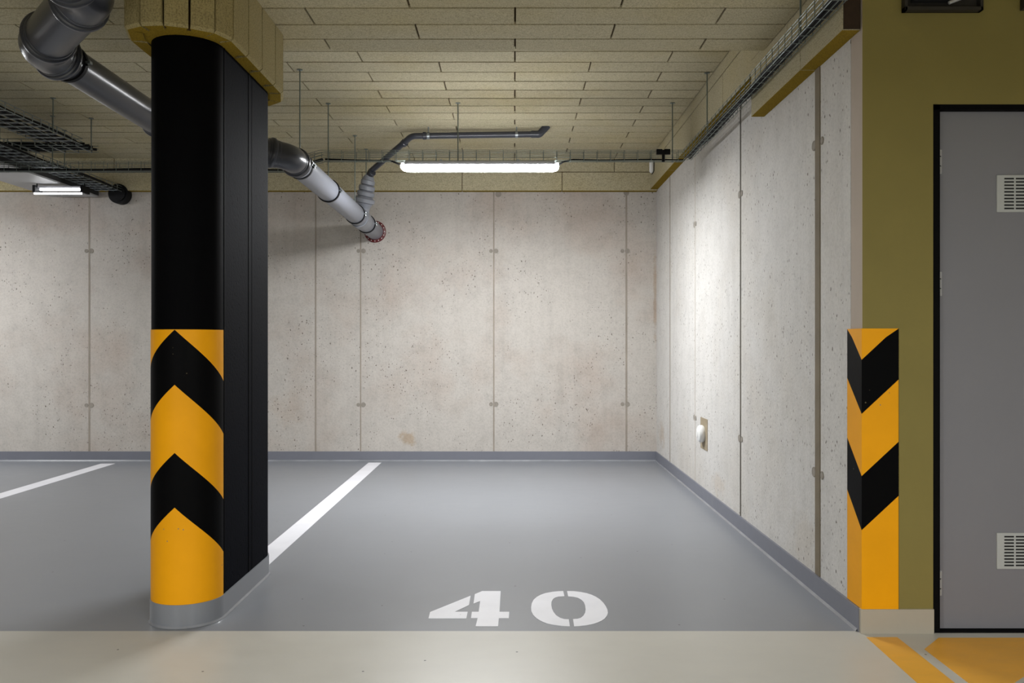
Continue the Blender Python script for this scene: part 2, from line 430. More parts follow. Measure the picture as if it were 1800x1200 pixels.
m.box(XL, W, YD0 - 0.03, YD0 + 0.05, ZD, ZC + 0.3, 2)
m.box(W, XR, YD0 - 0.03, YW + 0.6, ZC, ZC + 0.3, 2)
struct(m.build('ceiling', [M['wool'], M['wool_gap'], M['wool_dark'] if False else M['wool']]))

# boards along the top of the side wall and back wall
def board_face_x(mb, x0, x1, y0, y1, z0, z1, joints, gap=0.006, medge=1):
    ys = [y0] + [j for j in sorted(joints) if y0 + .05 < j < y1 - .05] + [y1]
    for a, b in zip(ys[:-1], ys[1:]):
        mb.box(x0, x1, a + (gap/2 if a > y0 else 0), b - (gap/2 if b < y1 else 0), z0, z1, 0, random.random(), medge)
m = MB()
js = [5.57 + 1.01*k for k in range(-1, 3)]
board_face_x(m, XB, W, 4.90, YB - .08, 2.727, 2.950, js)
board_face_x(m, XB, W, 4.655, YB - .08, 2.955, ZC + 0.05, [j - .55 for j in js] + [8.1], medge=0)
m.box(XB + 0.012, W, 4.9, YB - .08, 2.74, ZC, 2)
struct(m.build('trim_1', [M['wool_y'], M['wool_edge'], M['wool_gap']], bevel=0.004))
m = MB()
b0 = len(m.f)
board_face_x(m, XB, W, YW + 0.02, 4.90, 2.493, 2.640, [4.06])
board_face_x(m, XB, W, YW + 0.02, 4.90, 2.645, ZD + .03, [4.25], medge=0)
m.box(XB + 0.012, W, YW + 0.03, 4.89, 2.50, ZD, 2)
m.box(XB + 0.004, W - 0.002, YW + 0.012, YW + 0.021, 2.497, ZD, 3)
m.box(XB, W, 4.652, 4.90, ZD + .03, 2.953, 0)
struct(m.build('trim_2', [M['wool_y'], M['wool_edge'], M['wool_gap'], M['wool_dark']], bevel=0.004))
m = MB()
for z0, z1, off, me_ in ((2.713, 2.897, 0.478, 1), (2.903, ZC + .04, 1.0, 0)):
    k = -10
    xs = [-8.0] + [off + k for k in range(-9, 2) if -8 < off + k < W - 0.05] + [W if z0 < 2.8 else W]
    for a, b in zip(xs[:-1], xs[1:]): m.box(a + .003, b - .003, YB - .08, YB - 0.002, z0, z1, 0, random.random(), me_)
m.box(-8, W, YB - .068, YB - 0.002, 2.72, ZC, 2)
struct(m.build('trim_3', [M['wool'], M['wool_edge'], M['wool_gap']], bevel=0.003))

# ------------------------------------------------------------------ column
RC, XC, Y0C, Y1C = 0.15, -1.422, 3.725, 4.385
def capsule(r, n=28):
    p = []
    for k in range(n + 1):
        a = PI + PI*k/n; p.append((XC + r*math.cos(a), Y0C + r*math.sin(a)))
    for k in range(n + 1):
        a = PI*k/n; p.append((XC + r*math.cos(a), Y1C + r*math.sin(a)))
    return p
root = empty('concrete_column', (XC, (Y0C + Y1C)/2, 0), 'black painted concrete column with rounded front and yellow black chevron band', 'column')
m = MB(); m.prism(capsule(RC), 0.0, 2.78, 0)
for y in (3.742, 4.086, 4.14): m.box(XC + RC - 0.004, XC + RC + (0.0012 if y > 4.1 else 0.0022), y - .004, y + .004, 0.1, 2.6, 1)
col = m.build('shaft', [M['black_conc'], M['black_smooth']], root, smooth=True)
col_faces = col.data.polygons
for f in col_faces:                                               # the rounded nose is filled and painted smooth
    if f.center.y + root.location.y < Y0C - 0.002 and abs(f.normal.z) < .5: f.material_index = 1
m = MB(); m.prism(capsule(RC + 0.006), 0.0, 0.099, 0)
ring_o = capsule(RC + 0.012); ring_i = capsule(RC + 0.006); n = len(ring_o)
m.add([(p[0], p[1], 0.001) for p in ring_o] + [(p[0], p[1], 0.010) for p in ring_i], [(i, (i+1) % n, n + (i+1) % n, n + i) for i in range(n)], 1)
tag(m.build('base_skirt', [M['bay'], M['sealant']], root, smooth=True), 'glossy grey painted foot of the column')
def bands(mb, pos, svals, k, A, ztop, zbot, first, off=0.0):
    """strip polygons between boundary lines z = A - k*|s|; first = material above the first line"""
    for s0, s1 in zip(svals[:-1], svals[1:]):
        lines = [lambda s: ztop] + [(lambda s, a=a: a - k*abs(s)) for a in A] + [lambda s: zbot]
        for j in range(len(lines)-1):
            c = lambda z: min(max(z, zbot), ztop)
            t0, t1, b0, b1 = c(lines[j](s0)), c(lines[j](s1)), c(lines[j+1](s0)), c(lines[j+1](s1))
            if t0 - b0 < 1e-5 and t1 - b1 < 1e-5: continue
            P0, P1 = pos(s0), pos(s1)
            quad = [(P0[0], P0[1], b0), (P1[0], P1[1], b1), (P1[0], P1[1], t1), (P0[0], P0[1], t0)]
            q = [quad[0]]
            for v in quad[1:]:
                if (Vector(v) - Vector(q[-1])).length > 1e-6: q.append(v)
            if (Vector(q[0]) - Vector(q[-1])).length < 1e-6: q.pop()
            if len(q) > 2: mb.add(q, [tuple(range(len(q)))], (first + j) % 2)
m = MB(); rr = RC + 0.0025
def nose(s):
    a = -PI/2 + s/RC; return (XC + rr*math.cos(a), Y0C + rr*math.sin(a))
SV = [-RC*PI/2 + RC*PI*k/40 for k in range(41)]
bands(m, nose, SV, 0.94, [1.252, 1.021, 0.736, 0.507], 1.253, 0.099, 0)
band = m.build('hazard_band', [M['yellow'], M['hblack']], root, smooth='raw')
band.data.polygons.foreach_set('use_smooth', [True]*len(band.data.polygons))
tag(band, 'yellow and black chevron paint on the column nose')
bm = bmesh.new(); bm.from_mesh(band.data); bmesh.ops.remove_doubles(bm, verts=bm.verts, dist=1e-5); bm.to_mesh(band.data); bm.free()

# board collar round the column head
OUT = [(-1.192,4.40),(-1.192,4.258),(-1.192,4.036),(-1.192,3.83),(-1.194,3.63),(-1.235,3.53),(-1.322,3.475),(-1.417,3.44),(-1.515,3.448),(-1.596,3.49),
       (-1.640,3.63),(-1.645,3.84),(-1.645,4.05),(-1.645,4.26),(-1.645,4.40),(-1.60,4.56),(-1.515,4.63),(-1.417,4.647),(-1.322,4.64),(-1.235,4.56)]
m = MB(); n = len(OUT); cen = Vector((XC, 4.05))
Z0, Z1 = 2.480, ZD - 0.0015
for i in range(n):
    a = Vector(OUT[i]); b = Vector(OUT[(i+1) % n]); d = (b - a).normalized(); nrm = Vector((d.y, -d.x))
    if nrm.dot((a + b)/2 - cen) < 0: nrm = -nrm
    a2 = a + d*0.005; b2 = b - d*0.005; ch = 0.012
    ai, bi = a2 - nrm*0.068 + d*.02, b2 - nrm*0.068 - d*.02
    vs = [(a2.x,a2.y,Z0+ch),(b2.x,b2.y,Z0+ch),(b2.x,b2.y,Z1),(a2.x,a2.y,Z1),
          (a2.x-nrm.x*ch,a2.y-nrm.y*ch,Z0),(b2.x-nrm.x*ch,b2.y-nrm.y*ch,Z0),(bi.x,bi.y,Z0),(ai.x,ai.y,Z0),(bi.x,bi.y,Z1),(ai.x,ai.y,Z1)]
    tn = random.random()
    m.add(vs, [(0,1,2,3),(0,4,5,1),(7,6,8,9),(3,2,8,9),(0,3,9,7,4),(1,2,8,6,5)], 0, tn)
    m.add(vs, [(4,5,6,7)], 1, tn)
inner = [tuple(Vector((x, y)) + (Vector((XC, min(max(y, Y0C), Y1C))) - Vector((x, y))).normalized()*.055) for x, y in OUT]
m.add([(x, y, Z0 + .006) for x, y in inner] + [(x, y, Z1) for x, y in inner], [(i, (i+1) % n, n + (i+1) % n, n + i) for i in range(n)], 2)
near_ = [tuple(Vector((XC, min(max(y, Y0C), Y1C))) + (Vector((x, y)) - Vector((XC, min(max(y, Y0C), Y1C)))).normalized()*(RC + .001)) for x, y in inner]
m.add([(x, y, Z0 + .007) for x, y in inner] + [(x, y, Z0 + .007) for x, y in near_], [(i, (i+1) % n, n + (i+1) % n, n + i) for i in range(n)], 1)
o = m.build('board_collar', [M['wool_v'], M['wool_edge'], M['wool_gap']])
tag(centred(o), 'collar of upright insulation boards round the head of the black column', 'insulation collar')

# ------------------------------------------------------------------ chevron on the wall corner
m = MB()
def corner_pos(s):
    # s>0 along the olive face, s<0 along the return face
    return (W - 0.0035 + s, YW - 0.0035) if s >= 0 else (W - 0.0035, YW - 0.0035 - s)
svc = [-0.153, -0.1, -0.05, 0, 0.05, 0.1, 0.153]
bands(m, corner_pos, svc, -0.93, [1.127, 0.904, 0.648, 0.425], 1.256, 0.1, 0)
# thickness towards the wall
for s_ in (-0.153, 0.153):
    x, y = corner_pos(s_)
    if s_ > 0: m.box(x - 0.001, x, y, YW - 0.0002, 0.1, 1.256, 0)
    else: m.box(x, W + 0.0005, y - .001, y, 0.1, 1.256, 0)
m.add([(W-.0035, YW-.0035, 1.256), (W+.15, YW-.0035, 1.256), (W+.15, YW-.0003, 1.256), (W-.0003, YW-.0003, 1.256), (W-.0003, YW+.15, 1.256), (W-.0035, YW+.15, 1.256)], [(0,1,2,3),(0,3,4,5)], 0)
o = m.build('corner_guard', [M['yellow'], M['hblack']])
tag(centred(o), 'yellow and black chevron guard on the olive wall corner beside the door', 'corner guard')

# ------------------------------------------------------------------ door
root = bpy.data.objects.new('door_1', None); COL.objects.link(root); root.location = (2.2, YW + .05, 0); struct(root)
m = MB()
for x0, x1, z0, z1 in ((DX0, DX0 + 0.03, 0, DZ1), (DX1 - 0.03, DX1, 0, DZ1), (DX0, DX1, DZ1 - 0.022, DZ1)):
    m.box(x0, x1, YW + 0.004, YW + 0.12, z0, z1)
m.box(DX0 + .03, DX1 - .03, YW + 0.09, YW + 0.118, 0, DZ1 - .02)
m.box(DX0, DX1, YW + 0.002, YW + .1, 0.0, 0.004)
m.build('door_frame', M['frame'], root)
LX0, LX1 = 1.772, DX1 - 0.045
m = MB(); m.box(LX0, LX1, YW + 0.035, YW + 0.085, 0.008, 2.162)
leaf = m.build('door_leaf', M['door'], root, bevel=0.002)
YL = YW + 0.035
for pys in ((308, 373), (936, 999)):
    g = MB(); x0 = 2.008; nx = 5; pw, sw = 0.0478, 0.040
    z1_, z0_ = H - (pys[0]-CY)*YL/F, H - (pys[1]-CY)*YL/F
    x1 = x0 + 2*0.027 + nx*pw
    g.box(x0, x1, YL - 0.006, YL + 0.002, z0_, z1_, 0)
    for c in range(nx):
        for r_ in range(10):
            sx = x0 + 0.027 + c*pw + 0.003; sz = z0_ + 0.015 + r_*(z1_ - z0_ - 0.03)/9.0
            g.box(sx, sx + sw, YL - 0.0075, YL - 0.005, sz - 0.003, sz + 0.003, 1)
    tag(g.build('vent_grille', [M['grille'], M['slot']], leaf, bevel=0.0008), 'silver slotted vent grille on the door')
for py0, py1 in ((264, 306), (478, 520), (1002, 1045)):
    za, zb = H - (py1-CY)*YL/F, H - (py0-CY)*YL/F; hx = LX0 - 0.010
    g = MB(); g.lathe((hx, YL - 0.012, za), (0,0,1), [(0, .005), (.002, .009), (zb-za-.002, .009), (zb-za, .005)], 0, 16)
    for q in (0.3, 0.7): g.lathe((hx, YL - 0.012, za + (zb-za)*q), (0,0,1), [(-.002, .0096), (.002, .0096)], 1, 16)
    g.box(hx, LX0 + 0.004, YL - .010, YL + .004, za, zb, 0)
    tag(g.build('hinge', [M['hinge'], M['slot']], leaf, smooth=True), 'brushed steel hinge')

# ------------------------------------------------------------------ things on the olive wall, top right
root = empty('wall_box', (1.76, YW, 2.57), 'dark recessed box high on the olive wall above the door', 'wall box')
m = MB()
x0, x1, z0 = at(1584, 22, YW).x, at(1721, 22, YW).x, at(1600, 23, YW).z
m.box(x0, x1, YW - 0.035, YW - 0.001, z0, z0 + 0.015); m.box(x0, x1, YW - 0.035, YW - .001, z0 + 0.24, z0 + 0.255)
m.box(x0, x0 + 0.012, YW - 0.035, YW - .001, z0, z0 + .255); m.box(x1 - .012, x1, YW - 0.035, YW - .001, z0, z0 + .255)
m.box(x0, x1, YW - 0.006, YW - .001, z0, z0 + .25)
m.build('box_frame', M['fixture_dark'], root, bevel=0.002)
m = MB(); m.box(x0 + 0.035, x1 - 0.12, YW - 0.033, YW - 0.006, z0 + 0.04, z0 + 0.22); m.build('inner_module', M['slot'], root, bevel=.003)
m = MB(); a = at(1668, 5, YW - .03); b = at(1740, -22, YW - .03)
m.tube([a, b], 0.007, seg=12); tag(m.build('conduit', M['hinge'], root, smooth=True), 'pale metal tube in the dark box')
m = MB(); x0 = at(1792, 0, YW).x; m.box(x0, x0 + .25, YW - .08, YW - .001, at(0, 19, YW).z, 2.85)
tag(centred(m.build('dark_cabinet', M['fixture_dark'], bevel=.004)), 'dark box at the top right, to the right of the recessed wall box', 'box')

# ------------------------------------------------------------------ floor markings
def painted(name, polys, mat, label, cat, group=None):
    mb = MB()
    for P in polys: mb.prism(P, 0.0002, 0.0016)
    return tag(centred(mb.build(name, mat)), label, cat, group)
painted('parking_line', [[(-1.449, 3.60+.6), (-1.322, 4.2), (-1.322, 8.49), (-1.449, 8.49)]] , M['white_line'], 'white bay line running from the black column to the back wall', 'floor line')
painted('parking_line', [[(-4.078, 3.9), (-3.938, 3.9), (-3.938, 8.42), (-4.078, 8.42)]], M['white_line'], 'white bay line at the far left of the floor', 'floor line')
q = lambda L: [floor_at(700 + x/4.2857, 1000 + y/4.2857) for x, y in L]
four = [[(545,202),(240,325),(228,373),(513,373),(523,323),(425,323),(533,272)],
        [(632,167),(772,167),(763,323),(836,323),(833,371),(758,371),(752,432),(583,432),(598,371),(548,371),(555,323),(606,323),(617,242),(567,262),(577,190)]]
zero = [[(1243,167),(1210,168),(1165,172),(1110,182),(1075,194),(1045,210),(1020,232),(1006,260),(1001,290),(1003,318),(1015,345),(1040,370),(1062,385),(1090,399),(1125,412),(1175,422),(1230,429),(1293,432),(1285,380),(1250,378),(1220,369),(1190,350),(1170,325),(1158,300),(1153,270),(1155,245),(1165,228),(1180,217),(1205,209),(1252,206)],
        [(1272,167),(1325,168),(1375,174),(1420,183),(1458,195),(1490,210),(1520,230),(1545,255),(1563,280),(1575,305),(1580,330),(1574,350),(1555,375),(1530,391),(1500,404),(1465,415),(1420,424),(1370,430),(1325,432),(1317,378),(1350,376),(1375,369),(1395,353),(1408,330),(1412,305),(1408,275),(1398,250),(1380,232),(1355,218),(1320,210),(1280,207)]]
painted('painted_digit', [q(P) for P in four], M['white_line'], 'white stencilled figure four on the grey floor, left of the zero', 'painted number', 'stencilled bay number')
painted('painted_digit', [q(P) for P in zero], M['white_line'], 'white stencilled oval figure zero on the grey floor, right of the four', 'painted number', 'stencilled bay number')
A0 = [floor_at(*p) for p in ((1523,1120),(1577,1120),(1678,1200),(1612,1200))]
def ext(a, b, Y):
    t = (Y - a[1])/(b[1] - a[1]); return (a[0] + (b[0]-a[0])*t, Y)
Yn = 2.35
painted('hatch_stripe', [[A0[0], A0[1], ext(A0[1], A0[2], Yn), ext(A0[0], A0[3], Yn)]], M['yellow_floor'], 'narrow yellow diagonal stripe on the light floor below the wall corner', 'floor stripe', 'yellow hatching before the door')
B = [floor_at(*p) for p in ((1625,1141),(1650,1121),(1850,1121),(1905,1121),(1783,1200),(1702,1200))]
C0, C1 = floor_at(1783, 1200), floor_at(1800, 1189)
b5 = ext(B[0], B[5], 2.75)
painted('hatch_stripe', [[B[0], B[1], floor_at(1950,1121), floor_at(1800,1189), floor_at(1783,1200), b5]], M['yellow_floor'], 'broad yellow hatched patch on the light floor before the grey door', 'floor stripe', 'yellow hatching before the door')

# ------------------------------------------------------------------ luminaires
def luminaire(cx, y, z_top, length, power, label, width=0.10, glow='lamp_on'):
    root = empty('tube_luminaire', (cx, y, z_top), label, 'lamp', None)
    x0, x1 = cx - length/2, cx + length/2; hw = width/2
    m = MB()
    prof = [(-hw*.72, 0), (hw*.72, 0), (hw*.95, -.03), (-hw*.95, -.03)]
    vs = [(x0 + .03, y + a, z_top + b) for a, b in prof] + [(x1 - .03, y + a, z_top + b) for a, b in prof]
    m.add(vs, [(0,1,2,3),(7,6,5,4),(0,4,5,1),(1,5,6,2),(2,6,7,3),(3,7,4,0)])
    m.build('housing', M['lamp_grey'], root, bevel=0.004)
    m = MB()
    rings = [(x0, .45), (x0 + .015, .8), (x0 + .05, 1.0), (x1 - .05, 1.0), (x1 - .015, .8), (x1, .45)]
    pr = [(-1, 0), (-.98, -.28), (-.8, -.7), (-.45, -.95), (0, -1), (.45, -.95), (.8, -.7), (.98, -.28), (1, 0)]
    vs = []; n = len(pr)
    for X, k in rings:
        for a, b in pr: vs.append((X, y + a*hw*(.6 + .4*k), z_top - .03 + b*.046*k))
    fs = [(i*n+j, i*n+j+1, (i+1)*n+j+1, (i+1)*n+j) for i in range(len(rings)-1) for j in range(n-1)]
    fs += [(i*n, (i+1)*n, (i+1)*n+n-1, i*n+n-1) for i in range(len(rings)-1)]
    fs += [tuple(range(n)), tuple(range((len(rings)-1)*n, len(rings)*n))]
    m.add(vs, fs); m.build('diffuser', M[glow], root, smooth=True)
    lamp_light('lamp_light', (0, 0, -0.0775), length - .1, width*.8, power, root)
    for X in (x0 + .012, x1 - .012):
        m = MB(); m.box(X - .012, X + .012, y - hw*.55, y + hw*.55, z_top - .036, z_top - .008); m.build('end_cap', M['lamp_grey'], root, bevel=.003)
    return root
LY = 6.53
lp = luminaire(-0.263, LY, 2.578, 1.206, BAY_LAMP, 'bright white tube luminaire hung under the cable basket over the bay')
for X in (-0.56, 0.03):
    m = MB(); m.box(X - .012, X + .012, LY - .035, LY + .035, 2.577, 2.587); m.box(X - .004, X + .004, LY - .004, LY + .004, 2.58, 2.60)
    m.build('bracket', M['zinc'], lp)

# ------------------------------------------------------------------ cable baskets
def basket(mb, path, wd, ht, z, closed=False, r=0.0021, pitch=0.1, lat=None):
    """wire basket along a plan path at height z (floor of the basket); side wires, floor wires, U rungs"""
    P = [Vector((p[0], p[1], 0)) for p in path]
    def offs(d):
        out = []
        for i, p in enumerate(P):
            t0 = (P[i] - P[i-1]).normalized() if i > 0 else (P[1]-P[0]).normalized()
            t1 = (P[i+1] - P[i]).normalized() if i < len(P)-1 else t0
            n0 = Vector((-t0.y, t0.x, 0)); n1 = Vector((-t1.y, t1.x, 0)); b = (n0 + n1).normalized()
            out.append(p + b*(d/max(.4, b.dot(n0))))
        return out
    k = max(2, int(wd/0.045) + 1)
    for j in range(k + 1 if k > 2 else 3):
        d = -wd/2 + wd*j/(k if k > 2 else 2)
        mb.tube([(p.x, p.y, z) for p in offs(d)], r, seg=6)
    for s in (-1, 1):
        for h in (ht*.45, ht*.8, ht):
            mb.tube([(p.x, p.y, z + h) for p in offs(s*wd/2)], r, seg=6)
    for i in range(len(P)-1):
        L = (P[i+1]-P[i]).length; t = (P[i+1]-P[i]).normalized(); nn = Vector((-t.y, t.x, 0))
        cnt = max(1, int(L/pitch))
        for q_ in range(cnt):
            c = P[i] + t*((q_ + .5)*L/cnt)
            a = c - nn*(wd/2 + r); b = c + nn*(wd/2 + r)
            mb.tube([(a.x,a.y,z+ht), (a.x,a.y,z-r), (b.x,b.y,z-r), (b.x,b.y,z+ht)], r*1.1, seg=5)
def rod(name, parent, x, y, z0, z1, r=0.0045, plate=True):
    m = MB(); m.tube([(x, y, z0), (x, y, z1)], r, seg=10)
    if plate: m.lathe((x, y, z1 - .006), (0,0,1), [(0, .009), (.001, .019), (.005, .019)], 0, 16)
    m.lathe((x, y, z0), (0,0,1), [(0, .009), (.008, .009)], 0, 6)
    return m.build(name, M['zinc_g'], parent, smooth=True)
def cable(name, pts, r, label, group=None, rr=0.05):
    m = MB(); m.tube(round_path(pts, rr, 6), r, seg=10)
    return tag(centred(m.build(name, M['cable'], smooth=True)), label, 'cable', group)
ZT = 2.583; HT = 0.078; WT = 0.058
YT = 6.53; YL2 = 6.93
root = empty('cable_basket', (-0.2, YT, ZT), 'zinc wire cable basket crossing the bay above the bright tube lamp', 'cable basket')
m = MB(); basket(m, [(-8.0, YL2), (-1.86, YL2), (-1.47, YT), (1.30, YT)], WT, HT, ZT); m.build('wire_mesh', M['zinc_g'], root)
for px, py in ((805, 185), (1182, 183)):
    Y = YT + .02; x = (px-CX)*Y/F; rod('hanger_rod', root, x, Y, ZT - .004, ZC)
rod('hanger_rod', root, -3.75, YL2, ZT - .004, ZC); rod('hanger_rod', root, -5.2, YL2, ZT - .004, ZC)
for x in (1.105, 1.165):
    m = MB(); m.box(x - .022, x + .022, YT - WT/2 - .012, YT - WT/2 + .012, ZT + .045, ZT + .085); m.build('splice_clip', M['rubber'], root, bevel=.002)
m = MB(); m.box(1.125, 1.145, YT - WT/2 - .008, YT - WT/2 + .01, ZT - .01, ZT + .08)
m.build('splice_bolt', M['rubber'], root, bevel=.002)
XT = 1.315
root = empty('cable_basket', (XT, 4.9, ZT), 'zinc wire cable basket running along the side wall boards towards the camera', 'cable basket')
m = MB(); basket(m, [(XT, 6.50), (XT, 1.2)], WT, HT, ZT); m.build('wire_mesh', M['zinc_g'], root)
for Y, zt in ((5.82, ZC), (3.92, ZD), (2.2, ZC)): rod('hanger_rod', root, XT, Y, ZT - .004, zt)
# cables
wig = lambda x: .004*math.sin(x*7.3) + .003*math.sin(x*3.1 + 1)
cable('power_cable', [(x, YT + .008, ZT + .013 + wig(x)) for x in [ -1.45 + .1*i for i in range(6)]] + [(-0.93, YT - .01, ZT - .004), (-0.868, YT, 2.555)], .0065, 'black cable on the basket feeding the left end of the bright tube lamp', rr=.03)
cable('power_cable', [(0.34, YT, 2.555), (0.37, YT - .01, 2.575)] + [(x, YT + .008, ZT + .013 + wig(x)) for x in [.45 + .1*i for i in range(9)]] + [(1.30, YT - .02, ZT + .006)], .0065, 'black cable on the basket right of the bright tube lamp', rr=.03)
for i in range(4):
    dx = (-.018, -.006, .006, .018, 0)[i]; dz = .012 if i < 4 else .026
    pts = [(XT + dx + .006*math.sin(j*1.9 + i), 6.46 - .35*j, ZT + dz + .006*math.sin(j*2.3 + i*2)) for j in range(15)]
    cable('power_cable', pts, .0075, 'black cable lying in the basket along the side wall', 'cables in the side basket', rr=.3)
for i in range(3):
    pts = [(-7.9 + .5*j, YL2 - .018 + .018*i, ZT + .014 + .005*math.sin(j*2 + i)) for j in range(13)] + [(-1.84, YL2 - .018 + .018*i, ZT + .014), (-1.47, YT - .01 + .012*i, ZT + .013)]
    cable('power_cable', pts, .008, 'black cable lying in the cross basket left of the column', 'cables in the cross basket', rr=.3)

# ------------------------------------------------------------------ main drain pipe
R1 = 0.083; R2 = 0.098
root = empty('drain_pipe', (-1.43, 6.9, 2.36), 'large grey drain pipe with clamps bending round the column to the back wall', 'pipe')
e_wall = Vector((-1.402, YB + .02, 2.312)); e_a = Vector((-1.448, 5.52, 2.392)); e_b = Vector((-2.075, 5.10, 2.484)); e_c = Vector((-2.105, 3.80, 2.520)); e_d = Vector((-1.63, 3.27, 2.54)); e_e = Vector((-1.63, 1.2, 2.57))
def seg(name, a, b, r, mat, label=None, s=40):
    m = MB(); m.tube([a, b], r, seg=s); o = m.build(name, mat, root, smooth=True)
    if label: tag(o, label)
    return o
def socket(a, d, r, L=0.075):
    """push-fit socket: thicker sleeve with a rolled ring for its seal"""
    m = MB(); k = r
    m.lathe(a, d, [(0, k), (.004, k+.004), (.014, k+.006), (.02, k+.013), (.028, k+.016), (.038, k+.016), (.046, k+.013), (.05, k+.006), (L-.004, k+.005), (L, k)], 0, 40)
    return m
d_w = (e_wall - e_a).normalized(); d_ab = (e_a - e_b).normalized(); d_bc = (e_b - e_c).normalized(); d_cd = (e_c - e_d).normalized(); d_de = (e_d - e_e).normalized()
t_el = 0.13
seg('pipe_run', e_a + d_w*t_el, e_wall, R1, M['pipe_light'], 'light grey straight run over the bay')
seg('pipe_run', e_b + d_ab*t_el, e_a - d_ab*t_el, R1, M['pipe_dark'])
seg('pipe_run', e_c + d_bc*t_el*.9, e_b - d_bc*t_el, R1, M['pipe_dark'], 'dark grey straight run left of the column')
seg('pipe_run', e_d + d_cd*t_el, e_c - d_cd*t_el, R2, M['pipe_dark'], 'thick dark pipe at the top left')
seg('pipe_run', e_e, e_d - d_de*t_el, R2, M['pipe_dark'])
def elbow(c, d0, d1, r, mat, r0=None):
    pts = round_path([c - d0*t_el*1.02, c, c + d1*t_el*1.02], .2, 10)
    m = MB(); m.tube(pts, r*1.03, seg=40)
    s0 = socket(c - d0*(t_el + .03), d0, r0 or r); s1 = socket(c + d1*(t_el + .03), -d1, r)
    for s_ in (s0, s1): m.add(s_.v, s_.f)
    return m.build('elbow', mat, root, smooth=True)
elbow(e_a, d_ab, d_w, R1, M['pipe_dark']); elbow(e_b, d_bc, d_ab, R1, M['pipe_dark'])
elbow(e_c, d_cd, d_bc, R2, M['pipe_dark']); elbow(e_d, d_de, d_cd, R2, M['pipe_dark'])
tag(seg('pipe_sleeve', e_a + d_w*.16, e_a + d_w*.235, R1 + .004, M['pipe_light']), 'pale coupling sleeve next to the elbow')
def clamp(p, d, r, rod_top=None, rod_dx=0):
    m = MB(); m.lathe(p - d*.012, d, [(0, r), (0, r+.008), (.022, r+.008), (.022, r)], 0, 40)
    o = tag(m.build('pipe_clamp', M['rubber'], root, smooth=True), 'black rubber lined pipe clamp')
    side = d.cross(Vector((0,0,1))).normalized()
    for s_ in (-1, 1):
        m = MB()
        c = p + side*s_*(r + .014); m.box(c.x-.011, c.x+.011, c.y-.012, c.y+.012, c.z-.006, c.z+.006)
        m.lathe(c + Vector((0,0,-.016)), (0,0,1), [(0,.006),(.032,.006)], 0, 8)
        m.build('clamp_bolt', M['zinc'], o, smooth=True)
    if rod_top: rod('hanger_rod', root, p.x, p.y, p.z + r, rod_top)
for Y, rt in ((5.75, ZC), (6.57, ZC), (7.59, ZC), (8.12, ZC)):
    t = (Y - e_a.y)/d_w.y; clamp(e_a + d_w*t, d_w, R1, rt)
t = (5.62 - e_a.y)/d_w.y; clamp(e_a + d_w*(t + .05), d_w, R1 + .004)
t = (4.02 - e_c.y)/d_bc.y; clamp(e_c + d_bc*t, d_bc, R1, ZD)
# red collar where the pipe enters the wall
m = MB(); c = Vector((e_wall.x, YB - .001, e_wall.z))
m.lathe(c, (0,-1,0), [(0, R1 + .002), (0, R1 + .026), (.018, R1 + .026), (.022, R1 + .020), (.022, R1 + .002)], 0, 48)
col_o = tag(m.build('wall_collar', M['red'], root, smooth=True), 'dark red wall collar with bolts')
for k in range(16):
    m = MB(); a = 2*PI*k/16; m.lathe(c + Vector((math.cos(a)*(R1+.013), -.021, math.sin(a)*(R1+.013))), (0,-1,0), [(0,.005),(.006,.005)], 0, 6)
    m.build('collar_bolt', M['white_pl'], col_o)

# branch: reducer and thin pipe
root = empty('branch_pipe', (-1.36, 7.8, 2.5), 'thin dark grey branch pipe with ribbed reducer rising from the big drain pipe', 'pipe')
b0 = e_a + d_w*((7.86 - e_a.y)/d_w.y); b1 = at(649, 308, 7.80)
dn = (b1 - b0).normalized(); L = (b1 - b0).length
m = MB(); m.tube([b0, b0 + dn*L*.45], .062, seg=32)
m.lathe(b0 - d_w*.11, d_w, [(0, R1), (0, R1+.008), (.19, R1+.008), (.19, R1)], 0, 40)
m.build('branch_tee', M['pipe_grey'], root, smooth=True)
prof = [(.10, .06)]
for i, (tt, r_) in enumerate(((.44, .096), (.59, .080), (.72, .074), (.85, .064))):
    t_ = L*tt; prof += [(t_ - .03, r_*.82), (t_ - .022, r_), (t_ + .012, r_), (t_ + .02, r_*.85)]
prof += [(L*.94, .052), (L, .036)]
m = MB(); m.lathe(b0, dn, prof, 0, 36); tag(m.build('reducer', M['pipe_grey'], root, smooth=True), 'ribbed grey reducer')
p1 = at(724, 239, 7.28); p2 = at(942, 236, 7.28); p1.z = 2.957; p2.z = 2.972
end = at(956, 228.5, 7.42); end.z = 3.034
m = MB(); m.tube(round_path([b1 - dn*.01, b1 + Vector((.01, -.01, .03)), p1, p2], .08, 8), .0265, seg=24)
m.build('thin_pipe', M['pipe_dark'], root, smooth=True)
m = MB(); m.tube(round_path([p2 - Vector((.04,0,0)), p2 + Vector((.03,0,0)), p2 + Vector((.10, .0, .075))], .03, 6), .031, seg=24)
m.build('end_elbow', M['pipe_dark'], root, smooth=True)
dd = (p2 - p1).normalized(); dpre = (p1 - b1).normalized()
for c_, d_, pf in ((p1 - dpre*.14, dpre, [(0,.027),(.005,.033),(.03,.033),(.035,.028)]), (p1 + dd*.09, dd, [(0,.027),(.005,.033),(.03,.033),(.035,.028)]),
                   (b1 + dpre*.02, dpre, [(0,.027),(.005,.034),(.04,.034),(.045,.028)])):
    m = MB(); m.lathe(c_, d_, pf, 0, 24); m.build('pipe_socket', M['pipe_dark'], root, smooth=True)
